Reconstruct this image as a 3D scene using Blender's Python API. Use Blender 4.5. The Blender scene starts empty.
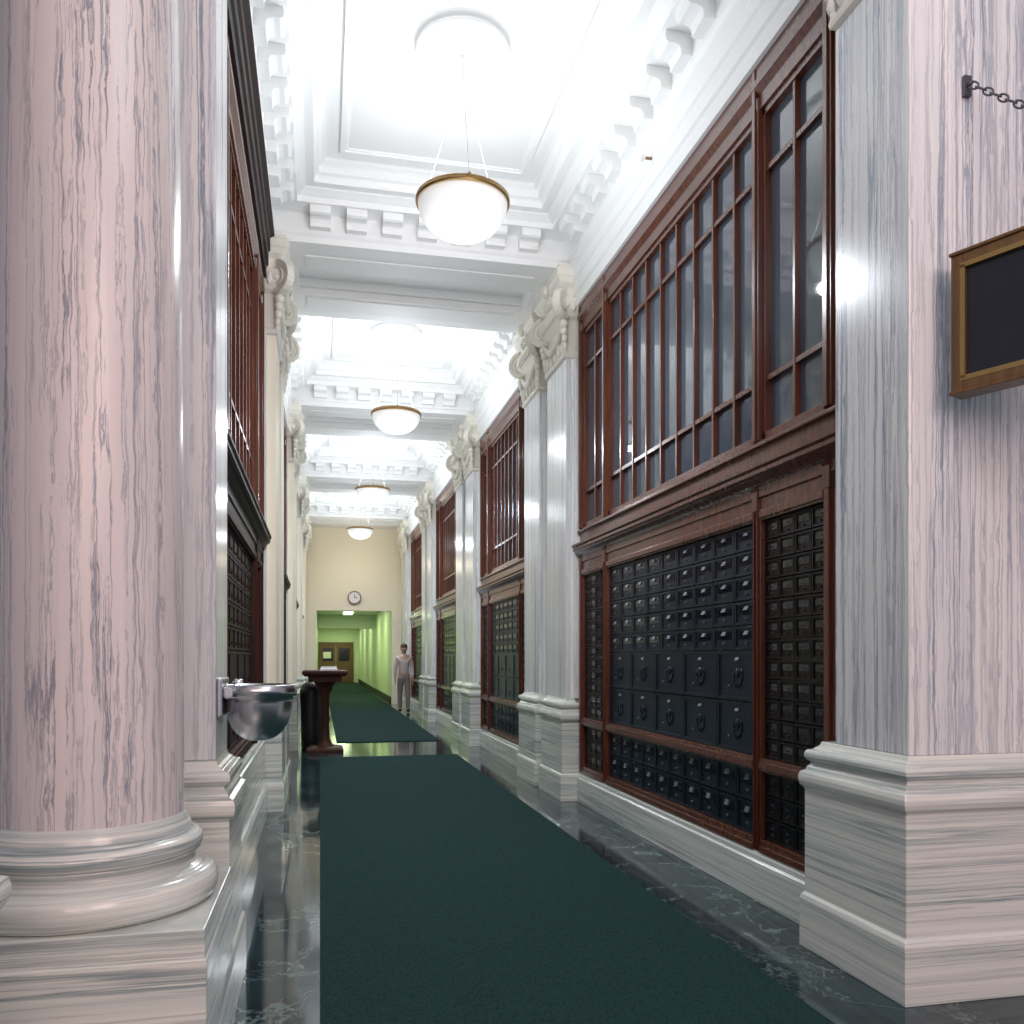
import bpy, bmesh, math, random
from mathutils import Vector, Matrix
random.seed(7)
S=1.45
CX=1.40
scene=bpy.context.scene
COL=scene.collection
def MX(x): return CX-x

# ---------------------------------------------------------------- materials
def newmat(name):
    m=bpy.data.materials.new(name); m.use_nodes=True
    nt=m.node_tree
    return m,nt,nt.nodes['Principled BSDF']
def plain(name,col,rough=.5,metal=0,emit=None,es=0,bump=0,bscale=40,var=0.0,coat=0,ior=None):
    m,nt,b=newmat(name)
    b.inputs['Base Color'].default_value=(*col,1)
    b.inputs['Roughness'].default_value=rough
    b.inputs['Metallic'].default_value=metal
    b.inputs['Coat Weight'].default_value=coat
    if ior: b.inputs['IOR'].default_value=ior
    if emit:
        b.inputs['Emission Color'].default_value=(*emit,1); b.inputs['Emission Strength'].default_value=es
    tc=nt.nodes.new('ShaderNodeTexCoord'); n=nt.nodes.new('ShaderNodeTexNoise')
    n.inputs['Scale'].default_value=bscale; n.inputs['Detail'].default_value=4
    nt.links.new(tc.outputs['Object'],n.inputs['Vector'])
    if var:
        mx=nt.nodes.new('ShaderNodeMixRGB'); mx.blend_type='MULTIPLY'; mx.inputs['Fac'].default_value=var
        mx.inputs['Color1'].default_value=(*col,1)
        nt.links.new(n.outputs['Fac'],mx.inputs['Color2']); nt.links.new(mx.outputs['Color'],b.inputs['Base Color'])
    if bump:
        bp=nt.nodes.new('ShaderNodeBump'); bp.inputs['Strength'].default_value=bump; bp.inputs['Distance'].default_value=.01
        nt.links.new(n.outputs['Fac'],bp.inputs['Height']); nt.links.new(bp.outputs['Normal'],b.inputs['Normal'])
    return m
def marble(name,base,vein,scale,rough=.18,w=.035,amount=1.0,tone=.85,dist=.2,warp=0.0,floor=.2,shade=None,spec=.5):
    m,nt,b=newmat(name); N=nt.nodes; L=nt.links
    tc=N.new('ShaderNodeTexCoord'); oi=N.new('ShaderNodeObjectInfo')
    add=N.new('ShaderNodeVectorMath'); add.operation='ADD'
    sc=N.new('ShaderNodeVectorMath'); sc.operation='SCALE'; sc.inputs['Scale'].default_value=7.3
    cb=N.new('ShaderNodeCombineXYZ')
    for k in range(3): L.new(oi.outputs['Random'],cb.inputs[k])
    L.new(cb.outputs[0],sc.inputs[0]); L.new(tc.outputs['Object'],add.inputs[0]); L.new(sc.outputs[0],add.inputs[1])
    src=add.outputs[0]
    if warp:
        wn=N.new('ShaderNodeTexNoise'); wn.inputs['Scale'].default_value=9; wn.inputs['Detail'].default_value=6
        L.new(add.outputs[0],wn.inputs['Vector'])
        ws=N.new('ShaderNodeVectorMath'); ws.operation='SCALE'; ws.inputs['Scale'].default_value=warp; L.new(wn.outputs['Color'],ws.inputs[0])
        wa=N.new('ShaderNodeVectorMath'); wa.operation='ADD'; L.new(add.outputs[0],wa.inputs[0]); L.new(ws.outputs[0],wa.inputs[1]); src=wa.outputs[0]
    mp=N.new('ShaderNodeMapping'); mp.inputs['Scale'].default_value=scale; L.new(src,mp.inputs['Vector'])
    def noise(s,d,rgh=.6):
        n=N.new('ShaderNodeTexNoise'); n.inputs['Scale'].default_value=s; n.inputs['Detail'].default_value=d
        n.inputs['Distortion'].default_value=dist; n.inputs['Roughness'].default_value=rgh
        L.new(mp.outputs[0],n.inputs['Vector']); return n
    def ridge(n,c,wd):
        r=N.new('ShaderNodeValToRGB'); e=r.color_ramp.elements
        e[0].position=max(0,c-wd); e[0].color=(0,0,0,1)
        e[1].position=min(1,c+wd); e[1].color=(0,0,0,1)
        q=e.new(c); q.color=(1,1,1,1)
        L.new(n.outputs['Fac'],r.inputs['Fac']); return r
    n1=noise(1,6,.55); r1=ridge(n1,.5,w)
    n2=noise(2.3,6,.6); r2=ridge(n2,.46,w*1.3)
    n3=noise(.45,3); r3=N.new('ShaderNodeValToRGB'); r3.color_ramp.elements[0].position=.38; r3.color_ramp.elements[1].position=.60
    L.new(n3.outputs['Fac'],r3.inputs['Fac'])
    def math_(op,a,bv):
        q=N.new('ShaderNodeMath'); q.operation=op
        for i,v in enumerate((a,bv)):
            if isinstance(v,(int,float)): q.inputs[i].default_value=v
            else: L.new(v,q.inputs[i])
        return q.outputs[0]
    v2=math_('MULTIPLY',r2.outputs['Color'],.65)
    v=math_('MAXIMUM',r1.outputs['Color'],v2)
    mod=math_('MULTIPLY_ADD',r3.outputs['Color'],1-floor)
    mod.node.inputs[2].default_value=floor
    v=math_('MULTIPLY',v,mod); v=math_('MULTIPLY',v,amount)
    n4=noise(1.4,5); r4=N.new('ShaderNodeValToRGB'); e=r4.color_ramp.elements
    e[0].position=.40; e[1].position=.68
    e[0].color=(*base,1); e[1].color=(*(shade if shade else [c*tone for c in base]),1)
    L.new(n4.outputs['Fac'],r4.inputs['Fac'])
    mx=N.new('ShaderNodeMixRGB'); L.new(v,mx.inputs['Fac']); L.new(r4.outputs['Color'],mx.inputs['Color1']); mx.inputs['Color2'].default_value=(*vein,1)
    L.new(mx.outputs['Color'],b.inputs['Base Color'])
    b.inputs['Roughness'].default_value=rough
    b.inputs['Specular IOR Level'].default_value=spec
    return m
def wood_mat(name,c1,c2,scale=(30,30,2),rough=.3,coat=.15):
    m,nt,b=newmat(name); N=nt.nodes; L=nt.links
    tc=N.new('ShaderNodeTexCoord'); mp=N.new('ShaderNodeMapping'); mp.inputs['Scale'].default_value=scale
    n=N.new('ShaderNodeTexNoise'); n.inputs['Scale'].default_value=1; n.inputs['Detail'].default_value=3; n.inputs['Distortion'].default_value=.3
    r=N.new('ShaderNodeValToRGB'); r.color_ramp.elements[0].position=.25; r.color_ramp.elements[1].position=.75
    r.color_ramp.elements[0].color=(*c1,1); r.color_ramp.elements[1].color=(*c2,1)
    L.new(tc.outputs['Object'],mp.inputs['Vector']); L.new(mp.outputs[0],n.inputs['Vector']); L.new(n.outputs['Fac'],r.inputs['Fac'])
    L.new(r.outputs['Color'],b.inputs['Base Color']); b.inputs['Roughness'].default_value=rough
    b.inputs['Coat Weight'].default_value=coat; b.inputs['Coat Roughness'].default_value=.2
    if coat==0: b.inputs['Specular IOR Level'].default_value=.2
    return m
M={}
M['mv']=marble('streaked_marble_vertical',(.87,.86,.83),(.17,.22,.30),(12,12,.20),w=.034,warp=.018,shade=(.70,.73,.75),amount=.88,floor=.3,rough=.22)
M['mcol']=marble('streaked_marble_column',(.82,.75,.725),(.12,.16,.23),(14,14,.32),w=.022,warp=.022,shade=(.70,.665,.66),amount=.85,floor=.35,rough=.24,spec=.32)  # pink of the warm light is mixed into the marble colour
M['mh']=marble('streaked_marble_horizontal',(.82,.83,.76),(.19,.27,.29),(.25,.25,19),w=.045,warp=.006,dist=0,shade=(.66,.71,.66),amount=.88,floor=.3)
M['mlight']=marble('pale_polished_marble',(.84,.85,.81),(.42,.46,.46),(6,6,.3),rough=.12,amount=.45,warp=.03)
M['floor']=marble('dark_veined_floor_marble',(.010,.023,.028),(.28,.38,.36),(1.3,.9,1.3),rough=.08,w=.012,amount=.65,tone=2.4,dist=1.0,warp=.15,floor=.3)
M['plaster']=plain('white_plaster',(.89,.895,.88),.55,bump=.02,bscale=20)
M['cream']=plain('cream_wall_paint',(.95,.88,.71),.6,bump=.03)
M['capital']=plain('ivory_carved_marble',(.83,.80,.70),.4,bump=.15,bscale=30)
M['wood']=wood_mat('mahogany',(.068,.018,.009),(.165,.046,.021),rough=.27,coat=.3)
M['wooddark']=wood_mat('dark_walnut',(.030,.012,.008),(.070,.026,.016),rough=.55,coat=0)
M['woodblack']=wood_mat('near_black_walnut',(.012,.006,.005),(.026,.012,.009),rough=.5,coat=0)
M['woodl']=wood_mat('aged_gilt_frame',(.09,.045,.012),(.20,.105,.030))
M['glass']=plain('window_glass',(.075,.095,.12),.03,ior=1.75)  # base colour raised to blue-grey to stand in for pale reflections
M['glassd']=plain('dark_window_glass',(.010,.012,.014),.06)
M['bronze']=plain('dark_bronze_door',(.013,.024,.042),.30,.5,bump=.1,bscale=60)
M['bronzeb']=plain('brown_bronze_door',(.015,.013,.013),.38,.4)
M['pane']=plain('black_mailbox_glass',(.006,.010,.016),.10)
M['brass']=plain('brass',(.42,.28,.11),.35,.9)
M['brassd']=plain('dark_antique_brass',(.30,.19,.08),.30,.9)
M['copper']=plain('dull_copper',(.12,.065,.04),.5,.7)
M['silver']=plain('nickel_plate',(.13,.15,.18),.55,.5)
M['rod']=plain('pale_chain_metal',(.55,.53,.48),.6,.1)
M['steel']=plain('stainless_steel',(.70,.70,.72),.26,1.0)
M['black']=plain('black_plastic',(.012,.012,.014),.35)
M['iron']=plain('grey_chain_iron',(.13,.13,.14),.4,.7)
M['signp']=plain('black_sign_panel',(.006,.010,.018),.25)
M['bowl']=plain('frosted_glass_bowl',(.80,.80,.78),.35,emit=(1,.97,.90),es=.24)
M['green']=plain('pale_green_paint',(.70,.78,.56),.5)
M['greenc']=plain('green_ceiling_paint',(.50,.56,.46),.6)
M['paper']=plain('paper',(.85,.84,.80),.7)
M['doorw']=wood_mat('oak_door',(.10,.05,.02),(.20,.105,.04))
M['white']=plain('white_enamel',(.85,.85,.83),.3)
M['skin']=plain('skin',(.55,.34,.26),.5)
M['shirt']=plain('pale_pink_shirt',(.66,.56,.54),.8)
M['pants']=plain('grey_trousers',(.26,.22,.21),.8)
M['hair']=plain('brown_hair',(.06,.035,.02),.7)
M['shoe']=plain('black_leather',(.015,.012,.012),.3)
M['tube']=plain('fluorescent_tube',(.9,1,.9),.5,emit=(.88,1,.75),es=4)
# carpet
m,nt,b=newmat('dark_green_carpet'); N=nt.nodes; L=nt.links
tc=N.new('ShaderNodeTexCoord'); v=N.new('ShaderNodeTexVoronoi'); v.inputs['Scale'].default_value=90
L.new(tc.outputs['Object'],v.inputs['Vector'])
r=N.new('ShaderNodeValToRGB'); r.color_ramp.elements[0].color=(.015,.052,.050,1); r.color_ramp.elements[1].color=(.005,.020,.020,1)
L.new(v.outputs['Distance'],r.inputs['Fac']); L.new(r.outputs['Color'],b.inputs['Base Color']); b.inputs['Roughness'].default_value=.95
bp=N.new('ShaderNodeBump'); bp.inputs['Strength'].default_value=.5; bp.inputs['Distance'].default_value=.005
L.new(v.outputs['Distance'],bp.inputs['Height']); L.new(bp.outputs['Normal'],b.inputs['Normal'])
b.inputs['Specular IOR Level'].default_value=.15
M['carpet']=m

# ---------------------------------------------------------------- builder
class B:
    def __init__(s,mirror=False): s.v=[]; s.f=[]; s.m=[]; s.sm=[]; s.mir=mirror
    def add(s,vs,fs,m=0,smooth=False):
        o=len(s.v)
        for p in vs:
            x,y,z=p
            s.v.append((MX(x) if s.mir else x,y,z))
        for f in fs: s.f.append([i+o for i in f]); s.m.append(m); s.sm.append(smooth)
    def box(s,x0,x1,y0,y1,z0,z1,m=0):
        vs=[(x,y,z) for x in(x0,x1) for y in(y0,y1) for z in(z0,z1)]
        s.add(vs,[(0,1,3,2),(4,6,7,5),(0,4,5,1),(2,3,7,6),(0,2,6,4),(1,5,7,3)],m)
    def prism(s,poly,axis,a0,a1,m=0):
        n=len(poly)
        def P(p,a):
            return {'x':(a,p[0],p[1]),'y':(p[0],a,p[1]),'z':(p[0],p[1],a)}[axis]
        vs=[P(p,a0) for p in poly]+[P(p,a1) for p in poly]
        fs=[list(range(n)),list(range(2*n-1,n-1,-1))]+[(i,(i+1)%n,(i+1)%n+n,i+n) for i in range(n)]
        s.add(vs,fs,m)
    def lathe(s,prof,cx,cy,seg=32,m=0,smooth=True,cap=True):
        vs=[];fs=[]
        for r,z in prof:
            for k in range(seg):
                a=2*math.pi*k/seg; vs.append((cx+r*math.cos(a),cy+r*math.sin(a),z))
        for i in range(len(prof)-1):
            for k in range(seg):
                k2=(k+1)%seg; fs.append((i*seg+k,i*seg+k2,(i+1)*seg+k2,(i+1)*seg+k))
        s.add(vs,fs,m,smooth)
        if cap:
            s.add([vs[k] for k in range(seg)],[list(range(seg))],m)
            o=(len(prof)-1)*seg; s.add([vs[o+k] for k in range(seg)],[list(range(seg))],m)
    def rectloft(s,prof,x0,x1,y0,y1,xb=None,m=0,cap=True):
        vs=[];fs=[]
        for d,z in prof:
            xe=x1 if xb is None else x1+d
            vs+=[(x0-d,y0-d,z),(xe,y0-d,z),(xe,y1+d,z),(x0-d,y1+d,z)]
        n=len(prof)
        for i in range(n-1):
            for k in range(4):
                k2=(k+1)%4; fs.append((i*4+k,i*4+k2,(i+1)*4+k2,(i+1)*4+k))
        if cap: fs.append((0,1,2,3)); fs.append(tuple((n-1)*4+k for k in range(4)))
        s.add(vs,fs,m)
    def tube(s,pts,r,seg=8,m=0,closed=False,radii=None):
        pts=[Vector(p) for p in pts]; n=len(pts); vs=[];fs=[]
        for i,p in enumerate(pts):
            a=pts[(i-1)%n] if (closed or i>0) else p; c=pts[(i+1)%n] if (closed or i<n-1) else p
            t=(c-a).normalized()
            up=Vector((0,0,1)) if abs(t.z)<.9 else Vector((1,0,0))
            u=t.cross(up).normalized(); w=t.cross(u)
            rr=radii[i] if radii else r
            for k in range(seg):
                an=2*math.pi*k/seg; q=p+(u*math.cos(an)+w*math.sin(an))*rr; vs.append(tuple(q))
        for i in range(n if closed else n-1):
            j=(i+1)%n
            for k in range(seg):
                k2=(k+1)%seg; fs.append((i*seg+k,i*seg+k2,j*seg+k2,j*seg+k))
        if not closed: fs.append(tuple(range(seg))); fs.append(tuple((n-1)*seg+k for k in range(seg)))
        s.add(vs,fs,m,True)
    def ell(s,c,rx,ry,rz,m=0,seg=12,rings=8,z0=-1.0,z1=1.0):
        vs=[];fs=[]
        a0=math.asin(z0);a1=math.asin(z1)
        for i in range(rings+1):
            ph=a0+(a1-a0)*i/rings
            for k in range(seg):
                a=2*math.pi*k/seg
                vs.append((c[0]+rx*math.cos(ph)*math.cos(a),c[1]+ry*math.cos(ph)*math.sin(a),c[2]+rz*math.sin(ph)))
        for i in range(rings):
            for k in range(seg):
                k2=(k+1)%seg; fs.append((i*seg+k,i*seg+k2,(i+1)*seg+k2,(i+1)*seg+k))
        s.add(vs,fs,m,True)
    def spiral(s,c,u,v,n,r0,r1,turns,hw,band,m=0):
        c=Vector(c);u=Vector(u).normalized();v=Vector(v).normalized();n=Vector(n).normalized()
        K=int(20*turns); vs=[];fs=[]
        for i in range(K+1):
            t=i/K; a=math.pi/2 - 2*math.pi*turns*t; r=r0*(1-t)+r1*t; bd=band*(1-.6*t)
            for rr,h in((r-bd,-hw),(r,-hw),(r,hw),(r-bd,hw)):
                q=c+(u*math.cos(a)+v*math.sin(a))*rr+n*h*(1+.25*t); vs.append(tuple(q))
        for i in range(K):
            for k in range(4):
                k2=(k+1)%4; fs.append((i*4+k,i*4+k2,(i+1)*4+k2,(i+1)*4+k))
        fs.append((0,1,2,3)); fs.append(tuple(K*4+k for k in range(4)))
        s.add(vs,fs,m)
        K=20; vs=[];fs=[]
        for h in(-hw*.72,hw*.72):
            for k in range(K):
                a=2*math.pi*k/K; q=c+(u*math.cos(a)+v*math.sin(a))*r0*.86+n*h; vs.append(tuple(q))
        fs=[tuple(range(K)),tuple(range(2*K-1,K-1,-1))]+[(k,(k+1)%K,(k+1)%K+K,k+K) for k in range(K)]
        s.add(vs,fs,m)
        s.ell(tuple(c+n*hw),r1*1.6,r1*1.6,r1*1.6,m,8,6); s.ell(tuple(c-n*hw),r1*1.6,r1*1.6,r1*1.6,m,8,6)
    def finish(s,name,mats,parent=None,bevel=0,origin=None,**props):
        v=[Vector(p)*S for p in s.v]
        if origin is None:
            xs=[p.x for p in v];ys=[p.y for p in v];zs=[p.z for p in v]
            o=Vector(((min(xs)+max(xs))/2,(min(ys)+max(ys))/2,min(zs)))
        else: o=Vector(origin)*S
        me=bpy.data.meshes.new(name); me.from_pydata([p-o for p in v],[],s.f)
        for k in mats: me.materials.append(M[k])
        for i,p in enumerate(me.polygons): p.material_index=s.m[i]; p.use_smooth=s.sm[i]
        bm=bmesh.new(); bm.from_mesh(me); bmesh.ops.recalc_face_normals(bm,faces=bm.faces); bm.to_mesh(me); bm.free()
        ob=bpy.data.objects.new(name,me); COL.objects.link(ob)
        if parent is not None:
            ob.parent=parent; ob.location=o-parent.location
        else: ob.location=o
        if bevel:
            md=ob.modifiers.new('b','BEVEL'); md.width=bevel; md.segments=2; md.limit_method='ANGLE'
        for k,val in props.items(): ob[k]=val
        return ob
def empty(name,loc,label,category,group=None):
    e=bpy.data.objects.new(name,None); e.empty_display_size=.1; COL.objects.link(e); e.location=Vector(loc)*S
    e['label']=label; e['category']=category
    if group: e['group']=group
    return e
def dup(top,dy):
    n=top.copy(); COL.objects.link(n); n.location=top.location+Vector((0,dy*S,0))
    for c in top.children:
        q=c.copy(); COL.objects.link(q); q.parent=n
        for g in c.children:
            w=g.copy(); COL.objects.link(w); w.parent=q
    return n
trimc=[0]
def tname():
    trimc[0]+=1; return f'trim_{trimc[0]}'
YE=18.48; P=3.75; ZC=4.10
# ---------------------------------------------------------------- shell
b=B(); b.box(-4,5.5,-3.5,36,-.1,0); b.finish('floor',['floor'],kind='structure')
b=B(); b.box(1.87,2.0,2.72,YE,0,ZC); b.finish('wall_right',['plaster'],kind='structure')
b=B(); b.box(-.6,-.47,2.98,YE,0,ZC); b.finish('wall_left',['plaster'],kind='structure')
b=B(); b.box(-4,5.5,-3.5,YE+.2,ZC,ZC+.15); b.finish('ceiling',['plaster'],kind='structure')
b=B()
b.box(-.6,-.08,YE,YE+.2,0,ZC); b.box(1.5,2.0,YE,YE+.2,0,ZC); b.box(-.08,1.5,YE,YE+.2,1.98,ZC)
b.finish('wall_end',['cream'],kind='structure')
# far corridor
b=B(); b.box(1.5,1.6,YE+.2,34.4,0,2.15); b.finish('wall_far_right',['green'],kind='structure')
b=B(); b.box(-.2,-.08,YE+.2,34.4,0,2.15); b.finish('wall_far_left',['green'],kind='structure')
b=B(); b.box(-.2,1.6,34.4,34.5,0,2.15); b.finish('wall_far_end',['green'],kind='structure')
b=B(); b.box(-.2,1.6,YE+.2,34.5,2.15,2.25); b.finish('ceiling_far',['greenc'],kind='structure')
b=B(); b.box(1.47,1.5,YE+.25,34.4,0,.14); b.finish('baseboard_far_right',['black'],kind='structure')
b=B(); 
for i,(a,c) in enumerate(((.0,.60),(.62,1.22))):
    b.box(a,c,34.34,34.4,0.01,1.5)
    b.box(a+.08,c-.08,34.32,34.34,.12,.65,0); b.box(a+.1,c-.1,34.32,34.34,.85,1.35,1)
b.box(-.06,.0,34.32,34.4,0,1.58); b.box(1.22,1.28,34.32,34.4,0,1.58); b.box(0,1.22,34.32,34.4,1.5,1.58)
dr=b.finish('door_1',['doorw','pane'],kind='structure')
b=B(); b.box(.12,.42,34.305,34.318,.95,1.2); b.finish('notice',['paper'],dr,label='small white paper notice')
b=B(); b.box(-.08,1.5,24.0,24.2,1.78,2.15); b.finish(tname(),['greenc'],kind='structure')
for i,y in enumerate((20.3,22.6,26.5,30,33)):
    b=B(); b.box(.6,.82,y-.4,y+.4,2.11,2.149); b.finish('ceiling_light',['tube'],label='long fluorescent ceiling light in green corridor',category='ceiling light',group='fluorescent lights in the far corridor')

# baseboards (marble dado, taller on the left wall)
def baseboard(y0,y1,mir,name):
    b=B(mir); h=.50 if mir else .20
    b.prism([(1.85,0),(1.745,0),(1.745,h-.04),(1.755,h-.035),(1.755,h-.015),(1.765,h),(1.85,h)],'y',y0,y1)
    if mir: b.prism([(1.745,0),(1.725,0),(1.725,.17),(1.735,.19),(1.745,.19)],'y',y0,y1)
    b.finish(name,['mh'],kind='structure',bevel=.003)
spans=[(2.70,5.74)]+[(7.10+P*k,9.49+P*k) for k in range(3)]
for i,(a,c) in enumerate(spans):
    baseboard(a,c,False,'baseboard_right' if i==0 else f'baseboard_right_{i+1}')
    baseboard(2.96 if i==0 else a,c,True,'baseboard_left' if i==0 else f'baseboard_left_{i+1}')

# side architraves
aprof=[(1.85,3.431),(1.735,3.431),(1.735,3.51),(1.722,3.52),(1.722,3.60),(1.71,3.61),(1.71,3.68),(1.70,3.69),(1.685,3.705),(1.685,3.719),(1.85,3.719)]
b=B(); b.prism(aprof,'y',2.575,YE); b.finish(tname(),['plaster'],kind='structure')
b=B(True); b.prism(aprof,'y',5.74,YE); b.finish(tname(),['plaster'],kind='structure')
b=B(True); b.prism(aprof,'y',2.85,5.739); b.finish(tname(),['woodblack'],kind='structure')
# coffer rings
def ring(y0,y1):
    b=B()
    prof=[(0,3.72),(.14,3.72),(.14,3.76),(.155,3.775),(.16,3.80),(.16,3.90),(.31,3.90),(.31,3.935),(.325,3.94),(.345,3.955),(.36,3.965),(.36,3.975),(.415,3.975),(.415,4.0),(.425,4.015),(.445,4.025),(.445,4.06),(.46,4.07),(.48,4.08),(.48,ZC)]
    x0,x1=-.45,1.85; vs=[];fs=[]
    for d,z in prof: vs+=[(x0+d,y0+d,z),(x1-d,y0+d,z),(x1-d,y1-d,z),(x0+d,y1-d,z)]
    for i in range(len(prof)-1):
        for k in range(4): fs.append((i*4+k,i*4+(k+1)%4,(i+1)*4+(k+1)%4,(i+1)*4+k))
    b.add(vs,fs)
    def frame(d0,d1,z0,z1):
        X0,X1,Y0,Y1=x0+d0,x1-d0,y0+d0,y1-d0; w=d1-d0
        b.box(X0,X0+w,Y0,Y1,z0,z1); b.box(X1-w,X1,Y0,Y1,z0,z1); b.box(X0+w,X1-w,Y0,Y0+w,z0,z1); b.box(X0+w,X1-w,Y1-w,Y1,z0,z1)
    frame(.57,.60,ZC-.02,ZC); frame(.60,.612,ZC-.010,ZC)
    mp=[(.158,3.899),(.158,3.795),(.215,3.795),(.215,3.82),(.225,3.838),(.25,3.845),(.275,3.845),(.29,3.855),(.293,3.87),(.29,3.899)]
    def row(L):
        n=max(2,int(round((L-.44)/.235))); pitch=(L-.44)/n
        return [.22+pitch*i for i in range(1,n)]
    for t in row(y1-y0):
        yc=y0+t
        for sg in(0,1):
            poly=[(x0+d,z) for d,z in mp] if sg==0 else [(x1-d,z) for d,z in mp]
            b.prism(poly,'y',yc-.065,yc+.065)
    for t in row(x1-x0):
        xc=x0+t
        for sg in(0,1):
            poly=[(y0+d,z) for d,z in mp] if sg==0 else [(y1-d,z) for d,z in mp]
            b.prism(poly,'x',xc-.065,xc+.065)
    b.finish(tname(),['plaster'],kind='structure')
bays=[(2.6,5.94)]+[(6.90+P*k,9.69+P*k) for k in range(3)]
for a,c in bays: ring(a,c)
for k in range(4):
    y=5.94+P*k; b=B()
    yl=y+.96 if k<3 else YE
    zt=ZC-.001
    b.box(-.45,1.85,y,y+.27,3.7205,zt); b.box(-.45,1.85,y+.69,yl,3.7205,zt); b.box(-.45,1.85,y+.27,y+.69,3.83,zt)
    b.box(-.45,-.15,y+.27,y+.69,3.7205,3.83); b.box(1.55,1.85,y+.27,y+.69,3.7205,3.83)
    b.box(-.15,1.55,y+.27,y+.30,3.77,3.83); b.box(-.15,1.55,y+.66,y+.69,3.77,3.83)
    b.box(-.1,1.5,y+.04,y+.23,3.712,3.7205); b.box(-.1,1.5,y+.73,y+.92,3.712,3.7205)
    b.finish(tname(),['plaster'],kind='structure')

# ---------------------------------------------------------------- pilasters
BASE=[(.053,0),(.053,.165),(.049,.18),(.04,.19),(.04,.545),(.043,.55),(.052,.56),(.056,.575),(.056,.59),(.052,.605),(.038,.612),(.036,.622),(.026,.632),(.026,.64),(.036,.646),(.042,.656),(.042,.668),(.036,.68),(.018,.684),(.016,.69),(.006,.695),(0,.71)]
def capital(b,y0,y1,xf=1.68,xb=1.85,vol=True):
    b.rectloft([(0,3.09),(.014,3.10),(.018,3.115),(.014,3.13),(.0,3.14),(.0,3.36),(.03,3.38),(.055,3.42),(.065,3.46),(.06,3.50),(.03,3.51),(.03,3.575),(.06,3.60),(.075,3.63),(.085,3.64),(.085,3.685),(.07,3.70),(.07,3.7195)],xf,xb,y0,y1)
    q=1/math.sqrt(2)
    for yc,sy in((y0,-1),(y1,1)) if vol else ():
        d=Vector((-q,sy*q,0)); nrm=Vector((sy*q,q,0))
        c=Vector((xf,yc,3.45))+d*.035
        b.spiral(c,d,(0,0,1),nrm,.118,.018,2.1,.028,.03)
        for k in range(5):
            r=.034-.005*k
            p=Vector((xf,yc,3.32-.048*k))+d*(.03-.006*k)
            b.ell(tuple(p),r,r,.034,0,8,6)
    ym=(y0+y1)/2
    for sy in(-1,1):
        b.spiral((xf-.05,ym+sy*.05,3.55),(0,sy,0),(0,0,1),(1,0,0),.045,.01,1.5,.02,.014)
    b.ell((xf-.085,ym,3.65),.03,.05,.05,0,10,8)
    n=7
    for i in range(n):
        yy=y0+.07+(y1-y0-.14)*i/(n-1); b.ell((xf-.055,yy,3.44),.022,.024,.04,0,8,6)
    for i in range(3):
        xx=xf+.04+.04*i
        b.ell((xx,y0-.055,3.44),.02,.022,.04,0,8,6); b.ell((xx,y1+.055,3.44),.02,.022,.04,0,8,6)
    pts=[];rad=[]
    for i in range(13):
        t=i/12; pts.append((xf-.025,y0+.03+(y1-y0-.06)*t,3.32-.10*math.sin(math.pi*t))); rad.append(.012+.018*math.sin(math.pi*t))
    b.tube(pts,.02,8,0,False,rad)
    for i in range(5):
        yy=y0+.05+(y1-y0-.10)*i/4; b.ell((xf-.008,yy,3.19),.018,.032,.06,0,8,6)
def pilaster(y0,mir,label):
    e=empty('pilaster',(MX(1.7) if mir else 1.7,y0+.305,0),label,'pilaster','marble pilasters along the hall')
    a,c=y0+.053,y0+.557
    b=B(mir); b.rectloft(BASE,1.68,1.85,a,c); b.finish('base',['mh'],e,bevel=.002)
    b=B(mir); b.box(1.68,1.85,a,c,.71,3.09); b.box(1.735,1.85,a-.052,c+.052,.7105,3.09,1); b.finish('shaft',['cream' if mir else 'mv','mlight'],e,bevel=.004)
    b=B(mir); capital(b,a,c); b.finish('capital',['capital'],e,label='ivory carved capital with corner scrolls')
    return e
for mir in(False,True):
    for off in(0,.75):
        e=pilaster(5.74+off,mir,'cream pilaster with carved scroll capital and marble base' if mir else 'streaked grey-white marble pilaster with carved scroll capital')
        for k in(1,2,3): dup(e,P*k)
# pier A (right, near)
e=empty('pier',(2.1,2.42,0),'large streaked marble corner pier beside the mailboxes','pier')
b=B(); b.rectloft(BASE,1.68,2.9,2.2,2.65); b.finish('base',['mh'],e,bevel=.004)
b=B(); b.box(1.68,2.9,2.2,2.57,.71,3.09); b.finish('shaft',['mv'],e,bevel=.006)
b=B(); capital(b,2.2,2.565,1.68,2.9); b.finish('capital',['capital'],e,label='ivory carved capital with corner scrolls')
# left pier behind column
e=empty('pier',(-.6,2.67,0),'marble corner pier behind the round column','pier')
b=B(True); xf=MX(-.285); b.rectloft(BASE,xf,2.3,2.535,2.84); b.finish('base',['mh'],e,bevel=.003)
b=B(True); b.box(xf,2.3,2.535,2.84,.71,3.09); b.finish('shaft',['mv'],e,bevel=.006)
b=B(True); capital(b,2.535,2.84,xf,2.3,False); b.finish('capital',['capital'],e)
# near left pier
e=empty('pier',(-1.0,1.45,0),'marble pier standing in front of the round column','pier')
b=B(True); xf=MX(-.600); b.rectloft(BASE,xf,2.6,1.2,1.66); b.finish('base',['mh'],e,bevel=.003)
b=B(True); b.box(xf,2.6,1.2,1.66,.71,3.09); b.finish('shaft',['mv'],e,bevel=.006)
b=B(True); capital(b,1.2,1.66,xf,2.6); b.finish('capital',['capital'],e)
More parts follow.
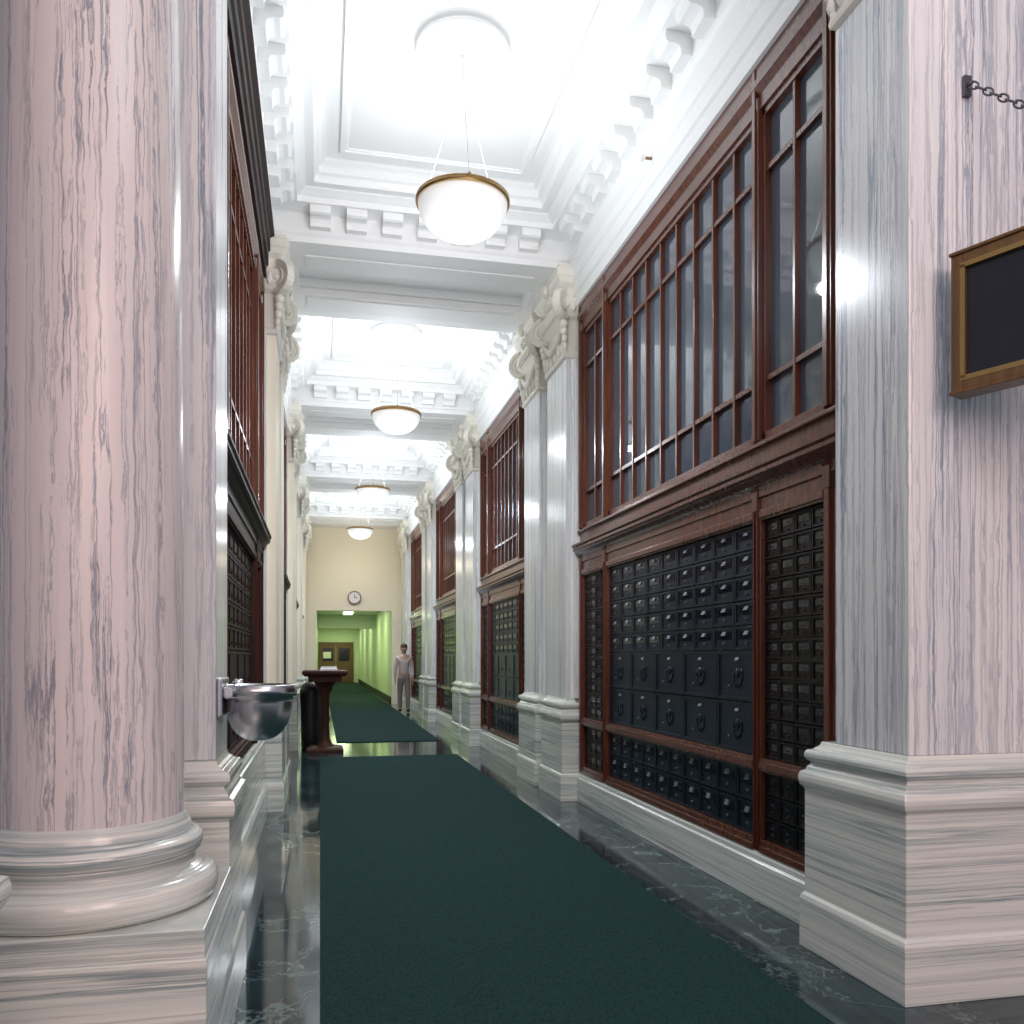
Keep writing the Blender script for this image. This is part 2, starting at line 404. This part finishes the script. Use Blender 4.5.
# column
cx,cy=-.530,2.20
e=empty('column',(cx,cy,0),'round marble column with grey vertical streaks, pink light put into its colour','column')
b=B()
b.rectloft([(.010,0),(.010,.17),(.004,.19),(.004,.36),(0,.362),(0,.425)],cx-.285,cx+.292,cy-.285,cy+.268,xb=1); b.finish('plinth',['mh'],e,bevel=.004)
b=B(); pr=[]
for i in range(9):
    a=-math.pi/2+math.pi*i/8; pr.append((.262+.026*math.cos(a),.463+.038*math.sin(a)))
pr+=[(.252,.503),(.246,.510)]
for i in range(6):
    a=i/5; pr.append((.246-.014*math.sin(math.pi*a)-.002*a,.510+.030*a))
pr+=[(.246,.542)]
for i in range(9):
    a=-math.pi/2+math.pi*i/8; pr.append((.234+.018*math.cos(a),.563+.021*math.sin(a)))
pr+=[(.224,.586),(.224,.602),(.215,.616),(.2085,.630)]
b.lathe(pr,cx,cy,72); b.finish('base',['mh'],e)
b=B(); pr=[(.2085,.630)]
for i in range(1,13):
    t=i/12; pr.append((.2085-.02*t**1.8,.630+(3.09-.630)*t))
b.lathe(pr,cx,cy,96); b.finish('shaft',['mcol'],e)
b=B(); b.lathe([(.188,3.09),(.20,3.10),(.20,3.13),(.182,3.14),(.182,3.36),(.21,3.42),(.22,3.48),(.17,3.52),(.17,3.6)],cx,cy,48)
b.rectloft([(0,3.6),(.03,3.64),(.04,3.72)],cx-.20,cx+.20,cy-.20,cy+.20,xb=1)
q=1/math.sqrt(2)
for sx in(-1,1):
    for sy in(-1,1):
        d=Vector((sx*q,sy*q,0)); b.spiral(Vector((cx,cy,3.46))+d*.22,d,(0,0,1),Vector((-sy*q,sx*q,0)),.11,.018,2.1,.03,.03)
b.finish('capital',['capital'],e)

# ---------------------------------------------------------------- window + mailbox units
wc=[0]
def seg_layout(y0,y1):
    n=.46 if y1-y0>2.7 else .36
    pw=.055
    a=[y0,y0+pw, y0+pw+n, y0+pw*2+n, y1-pw*2-n, y1-pw-n, y1-pw, y1]
    return [(a[1],a[2]),(a[3],a[4]),(a[5],a[6])],[(a[0],a[1]),(a[2],a[3]),(a[4],a[5]),(a[6],a[7])]
def window(y0,y1,mir,ncw,ext=0):
    wc[0]+=1
    baysl,posts=seg_layout(y0,y1)
    b=B(mir); ye=y0-ext
    b.box(1.765,1.849,ye,y1,1.775,1.89)
    b.prism([(1.849,1.86),(1.745,1.86),(1.745,1.872),(1.752,1.88),(1.765,1.89),(1.849,1.89)],'y',ye,y1)
    b.box(1.752,1.77,ye,y1,1.775,1.79)
    b.box(1.765,1.849,ye,y1,3.25,3.43)
    b.box(1.752,1.77,ye,y1,3.37,3.43)
    b.prism([(1.765,3.31),(1.745,3.34),(1.745,3.37),(1.765,3.37)],'y',ye,y1)
    if ext: b.box(1.765,1.849,ye,y0,1.89,3.25)
    for a,c in posts:
        b.box(1.755,1.849,a,c,1.89,3.25)
        b.box(1.747,1.756,a+.015,c-.015,1.89,3.42)
    for j,(a,c) in enumerate(baysl):
        n=ncw if j==1 else 2
        b.box(1.775,1.849,a,a+.018,1.89,3.25); b.box(1.775,1.849,c-.018,c,1.89,3.25)
        b.box(1.775,1.849,a,c,1.89,1.92); b.box(1.775,1.849,a,c,3.22,3.25)
        for i in range(1,n):
            yy=a+(c-a)*i/n; w=.0085
            b.box(1.78,1.815,yy-w,yy+w,1.92,3.22)
        for z in(2.14,3.00):
            b.box(1.783,1.815,a+.018,c-.018,z-.011,z+.011)
    ob=b.finish(f'window_{wc[0]}',['wood'],kind='structure',bevel=.002)
    b=B(mir)
    for a,c in baysl: b.box(1.805,1.812,a+.018,c-.018,1.92,3.22)
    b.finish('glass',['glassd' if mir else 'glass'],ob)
def ledge(y0,y1,mir,ext=0):
    b=B(mir)
    b.prism([(1.849,1.60),(1.765,1.60),(1.765,1.65),(1.757,1.655),(1.757,1.695),(1.745,1.705),(1.73,1.722),(1.72,1.728),(1.712,1.736),(1.712,1.752),(1.704,1.762),(1.704,1.774),(1.849,1.774)],'y',y0-ext,y1)
    if ext: b.box(1.765,1.849,y0-ext,y0,.72,1.60)
    _,posts=seg_layout(y0,y1)
    for a,c in posts:
        b.prism([(1.765,1.601),(1.752,1.601),(1.752,1.68),(1.745,1.69),(1.765,1.70)],'y',a+.006,c-.006)
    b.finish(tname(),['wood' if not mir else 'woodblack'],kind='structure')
_dm={}
def door_builder(b,w,h,y,z,x=0,kind='small',pm=1):
    g=.003
    y0,y1,z0,z1=y-w/2+g,y+w/2-g,z-h/2+g,z+h/2-g
    f={'small':.011,'large':.014,'narrow':.007}[kind]
    b.box(x,x+.012,y0,y1,z0,z1,0)
    b.box(x-.006,x,y0,y0+f,z0,z1,0);b.box(x-.006,x,y1-f,y1,z0,z1,0)
    b.box(x-.006,x,y0+f,y1-f,z0,z0+f,0);b.box(x-.006,x,y0+f,y1-f,z1-f,z1,0)
    if kind!='large':
        b.box(x-.002,x,y0+w*.16,y1-w*.16,z-h*.05,z1-h*.2,pm)
def door_meshes(w,h,kind):
    key=(round(w,4),round(h,4),kind)
    if key in _dm: return _dm[key]
    b=B(); door_builder(b,w,h,0,0,0,kind)
    if kind=='large':
        for k in range(7):
            a=math.pi*(k/6)*1.1; b.ell((-.002,.04*math.cos(a),.0-.045*math.sin(a)),.004,.009,.016,0,6,4)
        b.ell((-.002,0,.01),.005,.018,.022,0,8,6)
    ob=b.finish('door',['bronze' if kind!='narrow' else 'bronzeb','pane'],origin=(0,0,0))
    me=ob.data; bpy.data.objects.remove(ob)
    b=B(); r=.0065 if kind!='narrow' else .005
    zz=-h*.22; yy0=0 if kind!='large' else .08
    vs=[];K=10
    for xx,rr in((-.001,r),(-.008,r*.8)):
        for k in range(K):
            a=2*math.pi*k/K; vs.append((xx,yy0+rr*math.cos(a),zz+rr*math.sin(a)))
    b.add(vs,[tuple(range(K)),tuple(range(2*K-1,K-1,-1))]+[(k,(k+1)%K,(k+1)%K+K,k+K) for k in range(K)],0)
    ob=b.finish('lock',['copper' if kind=='narrow' else 'silver'],origin=(0,0,0)); me2=ob.data; bpy.data.objects.remove(ob)
    b=B()
    if kind=='narrow': b.box(-.004,-.0005,-.010,.010,h*.04,h*.12)
    elif kind=='large': b.prism([(-.0005,h*.30),(-.010,h*.30),(-.003,h*.36),(-.0005,h*.36)],'y',-.016,.016)
    else: b.prism([(-.0005,h*.12),(-.012,h*.12),(-.003,h*.28),(-.0005,h*.28)],'y',-.018,.018)
    ob=b.finish('number_plate',['copper' if kind=='narrow' else 'silver'],origin=(0,0,0)); me3=ob.data; bpy.data.objects.remove(ob)
    _dm[key]=(me,me2,me3); return _dm[key]
def bank(y0,y1,mir,wide,detail,pn,pp):
    lab='bank of dark bronze post office boxes in a mahogany frame' if wide else 'narrow bank of small brown post office boxes'
    if mir: lab='bank of dark walnut box doors in a walnut frame'
    zl=.5 if mir else .2
    e=empty('mailbox_bank',(MX(1.8) if mir else 1.8,(y0+y1)/2,zl),lab,'mailboxes','post office box banks along the hall walls')
    b=B(mir)
    b.box(1.815,1.849,y0,y1,zl+.001,1.6)
    b.box(1.765,1.815,y0,y1,.53,.585); b.box(1.765,1.815,y0,y1,1.56,1.6)
    b.box(1.755,1.765,y0,y1,.54,.57)
    if not mir: b.box(1.765,1.815,y0,y1,.2,.25); b.box(1.755,1.765,y0,y1,.2,.225)
    b.box(1.757,1.765,y0,y1,1.57,1.6)
    for a,c in (pn,pp):
        b.box(1.765,1.815,a,c,zl+.001,1.6); b.box(1.753,1.765,a+.012,c-.012,zl+.001,1.6)
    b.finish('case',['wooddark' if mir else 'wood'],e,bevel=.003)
    x=1.79
    cells=[]
    W=y1-y0
    if wide:
        n=max(7,int(round(W/.205))); nl=max(3,int(round(W/.36)))
        for r_ in range(5):
            h=(1.56-1.03)/5
            for i in range(n): cells.append((W/n,h,y0+W*(i+.5)/n,1.03+h*(r_+.5),'small'))
        for r_ in range(2):
            h=(1.03-.585)/2
            for i in range(nl): cells.append((W/nl,h,y0+W*(i+.5)/nl,.585+h*(r_+.5),'large'))
        for r_ in range(0 if mir else 2):
            h=.28/2; n2=n+1
            for i in range(n2): cells.append((W/n2,h,y0+W*(i+.5)/n2,.25+h*(r_+.5),'small'))
    else:
        n=4 if W>.4 else 3
        for r_ in range(12):
            h=(1.56-.585)/12
            for i in range(n): cells.append((W/n,h,y0+W*(i+.5)/n,.585+h*(r_+.5),'narrow'))
        for r_ in range(0 if mir else 3):
            h=.28/3
            for i in range(n): cells.append((W/n,h,y0+W*(i+.5)/n,.25+h*(r_+.5),'narrow'))
    if detail:
        for w,h,yc,zc,kd in cells:
            me,me2,me3=door_meshes(w,h,kd)
            o=bpy.data.objects.new('door',me); COL.objects.link(o); o.parent=e; o.location=Vector((x,yc,zc))*S-e.location
            o['label']={'small':'small dark bronze box door','large':'large dark bronze box door with cast ornament','narrow':'small brown bronze box door'}[kd]
            for nm,mm in(('lock',me2),('number_plate',me3)):
                k=bpy.data.objects.new(nm,mm); COL.objects.link(k); k.parent=o
    else:
        b=B(mir)
        for w,h,yc,zc,kd in cells:
            door_builder(b,w,h,yc,zc,x,kd)
            b.box(x-.006,x-.0005,yc-.010,yc+.010,zc-h*.25,zc-h*.12,2)
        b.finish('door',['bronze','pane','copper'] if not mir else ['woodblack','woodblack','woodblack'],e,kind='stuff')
def unit(y0,y1,mir,detail,ncw,ext=0):
    window(y0,y1,mir,ncw,ext); ledge(y0,y1,mir,ext)
    bl,po=seg_layout(y0,y1)
    def mid(p): return (p[0]+p[1])/2
    bank(bl[0][0],bl[0][1],mir,False,detail,po[0],(po[1][0],mid(po[1])))
    bank(bl[1][0],bl[1][1],mir,True,detail,(mid(po[1]),po[1][1]),(po[2][0],mid(po[2])))
    bank(bl[2][0],bl[2][1],mir,False,detail,(mid(po[2]),po[2][1]),po[3])
unit(2.71,5.735,False,True,9,.135)
unit(2.98,5.735,True,False,8)
for k in range(3):
    for mir in(False,True): unit(7.115+P*k,9.485+P*k,mir,False,8)

# ---------------------------------------------------------------- carpets
b=B(); b.box(0.0,1.36,-3,8.7,0.0005,.008); b.finish('carpet_runner',['carpet'],label='long dark green carpet runner on marble floor',category='carpet')
b=B(); b.box(.19,1.40,10.2,34.2,0.0005,.008); b.finish('carpet_runner',['carpet'],label='second dark green carpet runner leading through the doorway',category='carpet')

# ---------------------------------------------------------------- pendants
def pendant(y):
    x=.705
    e=empty('pendant_lamp',(x,y,3.115),'frosted glass bowl pendant lamp with brass rim hanging from medallion','lamp','bowl pendant lamps along the ceiling')
    b=B(); pr=[]
    for i in range(13):
        a=math.pi/2*i/12; pr.append((.01+.216*math.sin(a)**.92,3.295-.175*math.cos(a)))
    b.lathe(pr,x,y,56,cap=False); b.lathe([(.0,3.110),(.010,3.113),(.016,3.124)],x,y,16,cap=False); b.finish('lamp_shade',['bowl'],e)
    b=B(); b.lathe([(.226,3.288),(.233,3.284),(.238,3.292),(.238,3.304),(.234,3.310),(.236,3.314),(.23,3.32),(.222,3.316),(.222,3.288)],x,y,56,cap=False)
    for k in range(3):
        a=2*math.pi*k/3+.5; b.ell((x+.234*math.cos(a),y+.234*math.sin(a),3.312),.010,.010,.015,0,8,6)
    b.finish('rim',['brassd'],e)
    b=B()
    for k in range(3):
        a=2*math.pi*k/3+.5; b.tube([(x+.225*math.cos(a),y+.225*math.sin(a),3.312),(x+.012*math.cos(a),y+.012*math.sin(a),3.92)],.0017,6)
    b.tube([(x,y,3.91),(x,y,4.05)],.004,8); b.ell((x,y,3.92),.012,.012,.009)
    b.finish('suspension_rod',['rod'],e)
    b=B(); b.lathe([(.0,4.045),(.03,4.045),(.05,4.055),(.10,4.065),(.17,4.065),(.175,4.05),(.19,4.038),(.215,4.038),(.232,4.05),(.238,4.06),(.228,4.068),(.228,4.08),(.24,4.085),(.25,ZC-.0005)],x,y,56,cap=False); b.finish('ceiling_medallion',['plaster'],e)
    return e
lampY=[4.30,8.2,11.95,15.7]
e=pendant(lampY[0])
for k in range(1,4): dup(e,lampY[k]-lampY[0])

# ---------------------------------------------------------------- clock
b=B(); e=empty('wall_clock',(.71,YE-.03,2.08),'round wall clock with white face and dark rim','clock')
def disc_y(b,cx,y0,y1,cz,r,m=0,K=32):
    vs=[]
    for yy in(y0,y1):
        for k in range(K):
            a=2*math.pi*k/K; vs.append((cx+r*math.cos(a),yy,cz+r*math.sin(a)))
    b.add(vs,[tuple(range(K)),tuple(range(2*K-1,K-1,-1))]+[(k,(k+1)%K,(k+1)%K+K,k+K) for k in range(K)],m)
disc_y(b,.71,YE-.045,YE-.001,2.25,.145); b.finish('rim',['wood'],e)
b=B(); disc_y(b,.71,YE-.052,YE-.0455,2.25,.118); b.finish('face',['white'],e)
b=B(); b.box(.703,.717,YE-.058,YE-.053,2.24,2.33); b.box(.70,.77,YE-.058,YE-.053,2.243,2.257)
for k in range(12):
    a=math.pi*k/6; b.box(.71+.10*math.sin(a)-.005,.71+.10*math.sin(a)+.005,YE-.056,YE-.053,2.25+.10*math.cos(a)-.005,2.25+.10*math.cos(a)+.005)
b.finish('hands',['black'],e)

# ---------------------------------------------------------------- writing desk, bin, papers
e=empty('writing_desk',(.05,9.3,0),'tall dark walnut pedestal writing desk on the marble floor','desk')
b=B(); x,y=.05,9.3
b.rectloft([(0,.80),(.02,.815),(.03,.83),(.03,.85),(.02,.86)],x-.20,x+.20,y-.25,y+.25,xb=1); b.rectloft([(0,.74),(0,.80)],x-.17,x+.17,y-.22,y+.22,xb=1); b.finish('table_top',['wooddark'],e,bevel=.004)
b=B(); b.lathe([(.10,.06),(.075,.09),(.05,.14),(.045,.3),(.055,.34),(.045,.38),(.05,.6),(.075,.66),(.09,.70),(.12,.74)],x,y,24); b.finish('pedestal',['wooddark'],e)
b=B(); b.rectloft([(0,0),(0,.035),(-.02,.05),(-.05,.06)],x-.19,x+.19,y-.19,y+.19,xb=1); b.finish('base',['wooddark'],e,bevel=.004)
b=B(); b.rectloft([(0,.8605),(0,.875),(-.01,.885),(-.01,.90)],x-.05,x+.13,y-.12,y+.05,xb=1); b.finish('form_holder',['paper'],label='pile of white forms on the writing desk',category='paper forms')
e=empty('waste_bin',(-.10,9.75,0),'black round waste bin beside the writing desk','bin')
b=B(); b.lathe([(.095,0),(.10,.02),(.115,.55),(.115,.60)],-.10,9.75,28); b.finish('body',['black'],e)
b=B(); b.lathe([(.12,.60),(.12,.62),(.105,.68),(.06,.72),(.0,.725)],-.10,9.75,28,cap=False); b.finish('lid',['black'],e)

# ---------------------------------------------------------------- drinking fountain
e=empty('drinking_fountain',(-.19,2.64,.76),'stainless steel bowl drinking fountain mounted on marble pier','drinking fountain')
fx,fy=-.175,2.63
b=B(); pr=[]
for i in range(12):
    a=math.pi/2*i/11; pr.append((.004+.094*math.sin(a)**.8,.885-.130*math.cos(a)))
pr+=[(.108,.887),(.108,.918),(.096,.920),(.085,.89),(.05,.86),(.0,.85)]
b.lathe(pr,fx,fy,48,cap=False); b.finish('bowl',['steel'],e)
b=B(); b.box(-.284,-.268,fy-.10,fy+.10,.83,.94); b.box(-.268,-.2,fy-.085,fy+.085,.882,.915); b.finish('bracket',['steel'],e,bevel=.008)
b=B(); b.tube([(fx-.07,fy,.912),(fx-.07,fy,.924),(fx-.06,fy,.930),(fx-.045,fy,.928)],.007,8); b.finish('spout',['steel'],e)

# ---------------------------------------------------------------- hanging sign
e=empty('hanging_sign',(1.80,2.15,1.72),'dark blade sign in gilt wood frame hung by chain','sign')
d=Vector((.076,-.18,0)).normalized(); nrm=Vector((d.y,-d.x,0))
if nrm.x>0: nrm=-nrm
o=Vector((1.785,2.135,0))
def obox(b,s0,s1,n0,n1,z0,z1,m=0):
    vs=[]
    for s_ in(s0,s1):
        for n_ in(n0,n1):
            for z in(z0,z1):
                q=o+d*s_+nrm*n_; vs.append((q.x,q.y,z))
    b.add(vs,[(0,1,3,2),(4,6,7,5),(0,4,5,1),(2,3,7,6),(0,2,6,4),(1,5,7,3)],m)
Lw=.62; zb,zt=1.755,2.14
b=B(); fw=.032
for s0,s1,z0,z1 in((0,fw,zb,zt),(Lw-fw,Lw,zb,zt),(fw,Lw-fw,zb,zb+fw),(fw,Lw-fw,zt-fw,zt)):
    obox(b,s0,s1,-.03,.03,z0,z1)
obox(b,-.004,Lw+.004,-.036,.036,zt,zt+.010); obox(b,-.004,Lw+.004,-.036,.036,zb-.010,zb)
b.finish('frame',['woodl'],e,bevel=.004)
b=B(); obox(b,fw+.002,Lw-fw-.002,-.018,.018,zb+fw+.002,zt-fw-.002); b.finish('panel',['signp'],e)
b=B()
for sg in(-1,1):
    n0,n1=sorted((sg*.019,sg*.031))
    obox(b,fw-.006,fw+.008,n0,n1,zb+fw,zt-fw); obox(b,Lw-fw-.008,Lw-fw+.006,n0,n1,zb+fw,zt-fw); obox(b,fw-.006,Lw-fw+.006,n0,n1,zb+fw-.006,zb+fw+.008); obox(b,fw-.006,Lw-fw+.006,n0,n1,zt-fw-.008,zt-fw+.006)
b.finish('inner_trim',['brass'],e)
b=B(); p0=Vector((1.87,2.18,2.69)); q1=o+d*(Lw-.04); p1=Vector((q1.x,q1.y,zt+.02)); n=26
ax=(p1-p0).normalized(); s1=ax.cross(Vector((0,0,1))).normalized(); s2=ax.cross(s1)
for i in range(n):
    c=p0.lerp(p1,(i+.5)/n); c.z-=.02*math.sin(math.pi*(i+.5)/n); sd=s1 if i%2 else s2; hl=(p1-p0).length/n*.66
    b.tube([tuple(c+ax*math.cos(t)*hl+sd*math.sin(t)*.009) for t in [2*math.pi*k/12 for k in range(12)]],.003,6,0,True)
b.finish('chain',['iron'],e)
b=B(); b.box(1.858,1.882,2.187,2.199,2.66,2.72); b.tube([(1.87,2.19,2.69),(1.87,2.172,2.69)],.006,8); b.finish('bracket',['iron'],e)

# small spot fitting on the architrave
e=empty('spot_fitting',(1.68,4.27,3.62),'small brass fitting on the white architrave','fitting')
b=B(); b.tube([(1.709,4.27,3.63),(1.66,4.27,3.63)],.008,8); b.finish('arm',['brassd'],e)
b=B(); b.ell((1.655,4.27,3.63),.02,.02,.02); b.finish('bulb',['white'],e)

# ---------------------------------------------------------------- person
def skinmesh(name,verts,edges,mat,parent,root=0,sub=2):
    me=bpy.data.meshes.new(name); me.from_pydata([v[0] for v in verts],edges,[])
    ob=bpy.data.objects.new(name,me); COL.objects.link(ob); me.materials.append(M[mat])
    md=ob.modifiers.new('skin','SKIN'); md.use_smooth_shade=True
    if not me.skin_vertices: 
        bm=bmesh.new(); bm.from_mesh(me); bm.verts.layers.skin.verify(); bm.to_mesh(me); bm.free()
    sv=me.skin_vertices[0].data
    for i,v in enumerate(verts):
        r=v[1]; sv[i].radius=(r,r) if not isinstance(r,tuple) else r; sv[i].use_root=(i==root)
    md=ob.modifiers.new('sub','SUBSURF'); md.levels=sub; md.render_levels=sub
    if parent: ob.parent=parent
    return ob
px,py=1.48*S,15.6*S
V=[((0,0,.95),.13),((0,0,1.12),.125),((0,0,1.30),.15),((0,0,1.43),.11),((0,-.005,1.50),.052),((0,-.01,1.57),.06),((0,-.015,1.66),.088),((0,-.005,1.73),.07)]
E=[(i,i+1) for i in range(7)]
def chain(start,pts):
    p=start
    for q in pts: V.append(q); E.append((p,len(V)-1)); p=len(V)-1
    return p
for sx in(-1,1):
    h=chain(3,[((sx*.17,0,1.42),.058),((sx*.215,.01,1.14),.042),((sx*.225,-.05*sx-.04,.90),.028),((sx*.226,-.05*sx-.05,.83),.030)])
    for k in range(4):
        L_=(.085,.095,.09,.07)[k]; yy=-.05*sx-.05+(-.028+.019*k)
        chain(h,[((sx*.226,yy,.79),.0095),((sx*.222,yy-.002,.79-L_*.55),.0085),((sx*.214,yy-.006,.79-L_*.9),.0075)])
    chain(h,[((sx*.212,-.05*sx-.095,.80),.010),((sx*.206,-.05*sx-.105,.765),.009)])
    chain(0,[((sx*.09,0,.88),.09),((sx*.095,-.07*sx-.01,.50),.055),((sx*.095,-.10*sx+.03,.09),.036),((sx*.10,-.10*sx-.09,.035),.033)])
body=skinmesh('person',V,E,'skin',None)
body.location=(px,py,.013); body['label']='person in pale shirt and grey trousers walking beside the wall'; body['category']='person'
V=[((0,0,.93),.145),((0,0,1.12),.14),((0,0,1.30),.165),((0,0,1.43),.12)]; E=[(0,1),(1,2),(2,3)]
for sx in(-1,1): chain(3,[((sx*.17,0,1.42),.07),((sx*.215,.01,1.14),.054),((sx*.225,-.05*sx-.035,.93),.042)])
skinmesh('shirt',V,E,'shirt',body)
V=[((0,0,.98),.14),((0,0,.90),.14)]; E=[(0,1)]
for sx in(-1,1): chain(1,[((sx*.09,0,.82),.10),((sx*.095,-.07*sx-.01,.50),.072),((sx*.095,-.10*sx+.03,.08),.058)])
skinmesh('trousers',V,E,'pants',body)
def pm(name,mat,fn):
    b=B(); fn(b); b.v=[(p[0]/S,p[1]/S,p[2]/S) for p in b.v]; ob=b.finish(name,[mat],None,origin=(0,0,0)); ob.parent=body; return ob
pm('hair','hair',lambda b:(b.ell((0,.015,1.70),.092,.105,.10,0,20,12,-.15,1.0),b.ell((0,.05,1.66),.085,.06,.08,0,16,10)))
for sx in(-1,1):
    pm('shoe','shoe',lambda b:b.ell((sx*.10,-.10*sx-.03,.045),.05,.14,.045,0,16,10))
    pm('eye','white',lambda b:b.ell((sx*.033,-.093,1.655),.012,.010,.008,0,10,8))
    pm('ear','skin',lambda b:b.ell((sx*.086,0,1.65),.012,.02,.032,0,10,8))
pm('nose','skin',lambda b:b.ell((0,-.105,1.625),.013,.02,.025,0,10,8))
pm('mouth','hair',lambda b:b.ell((0,-.092,1.588),.024,.008,.005,0,10,8))

# ---------------------------------------------------------------- lights
def area(loc,size,power,col,rot=(0,0,0),shape='DISK',sy=None):
    l=bpy.data.lights.new('lamp','AREA'); l.shape=shape; l.size=size
    if sy: l.size_y=sy
    l.energy=power; l.color=col
    o=bpy.data.objects.new('lamp_or_fill_light',l); o.location=Vector(loc)*S; o.rotation_euler=rot; COL.objects.link(o); return o
def point(loc,power,col,r=.1):
    l=bpy.data.lights.new('lamp','POINT'); l.energy=power; l.color=col; l.shadow_soft_size=r
    o=bpy.data.objects.new('lamp_or_fill_light',l); o.location=Vector(loc)*S; COL.objects.link(o); return o
for i,y in enumerate(lampY):
    f=1 if i==0 else 1.1
    area((.705,y,3.31),.4,24*f,(.93,.96,1.0),(math.pi,0,0))
    area((.705,y,2.7),1.8,39*f,(.86,.92,1.0),(math.pi,0,0),'RECTANGLE',3.0)  # added unseen fill facing up, softly brightens ceiling and beams; no fixture
    area((.705,y,3.09),.5,74,(.88,.94,1.0),(0,0,0))
for y in(20.3,22.6,26.5,30,33):
    area((.71,y,2.10),1.0,34,(.84,1.0,.56),(0,0,0))
o=area((1.6,-2.2,3.0),3.2,200,(1.0,.72,.67),(math.radians(65),0,math.radians(-2)))
o=area((-.5,-1.8,2.2),2.2,58,(1.0,.71,.65),(math.radians(78),0,math.radians(2)))
point((.9,1.0,3.4),60,(.78,.88,1.0),.6)  # added cool fill for the pier and pilaster faces; no fixture
point((.7,17.6,2.9),18,(1.0,.90,.70),.2)  # added warm fill to brighten the end wall; no fixture
w=bpy.data.worlds.new('world'); scene.world=w; w.use_nodes=True
w.node_tree.nodes['Background'].inputs[0].default_value=(.64,.67,.84,1); w.node_tree.nodes['Background'].inputs[1].default_value=.45

# ---------------------------------------------------------------- camera
cd=bpy.data.cameras.new('camera'); cam=bpy.data.objects.new('camera',cd); COL.objects.link(cam)
cam.location=(0,0,S); cam.rotation_euler=(math.radians(90),0,-math.atan(192/860))
cd.sensor_width=36; cd.lens=860/1024*36; cd.shift_y=145/1024; cd.clip_end=200; cd.clip_start=.05
scene.camera=cam
scene.view_settings.view_transform='Standard'
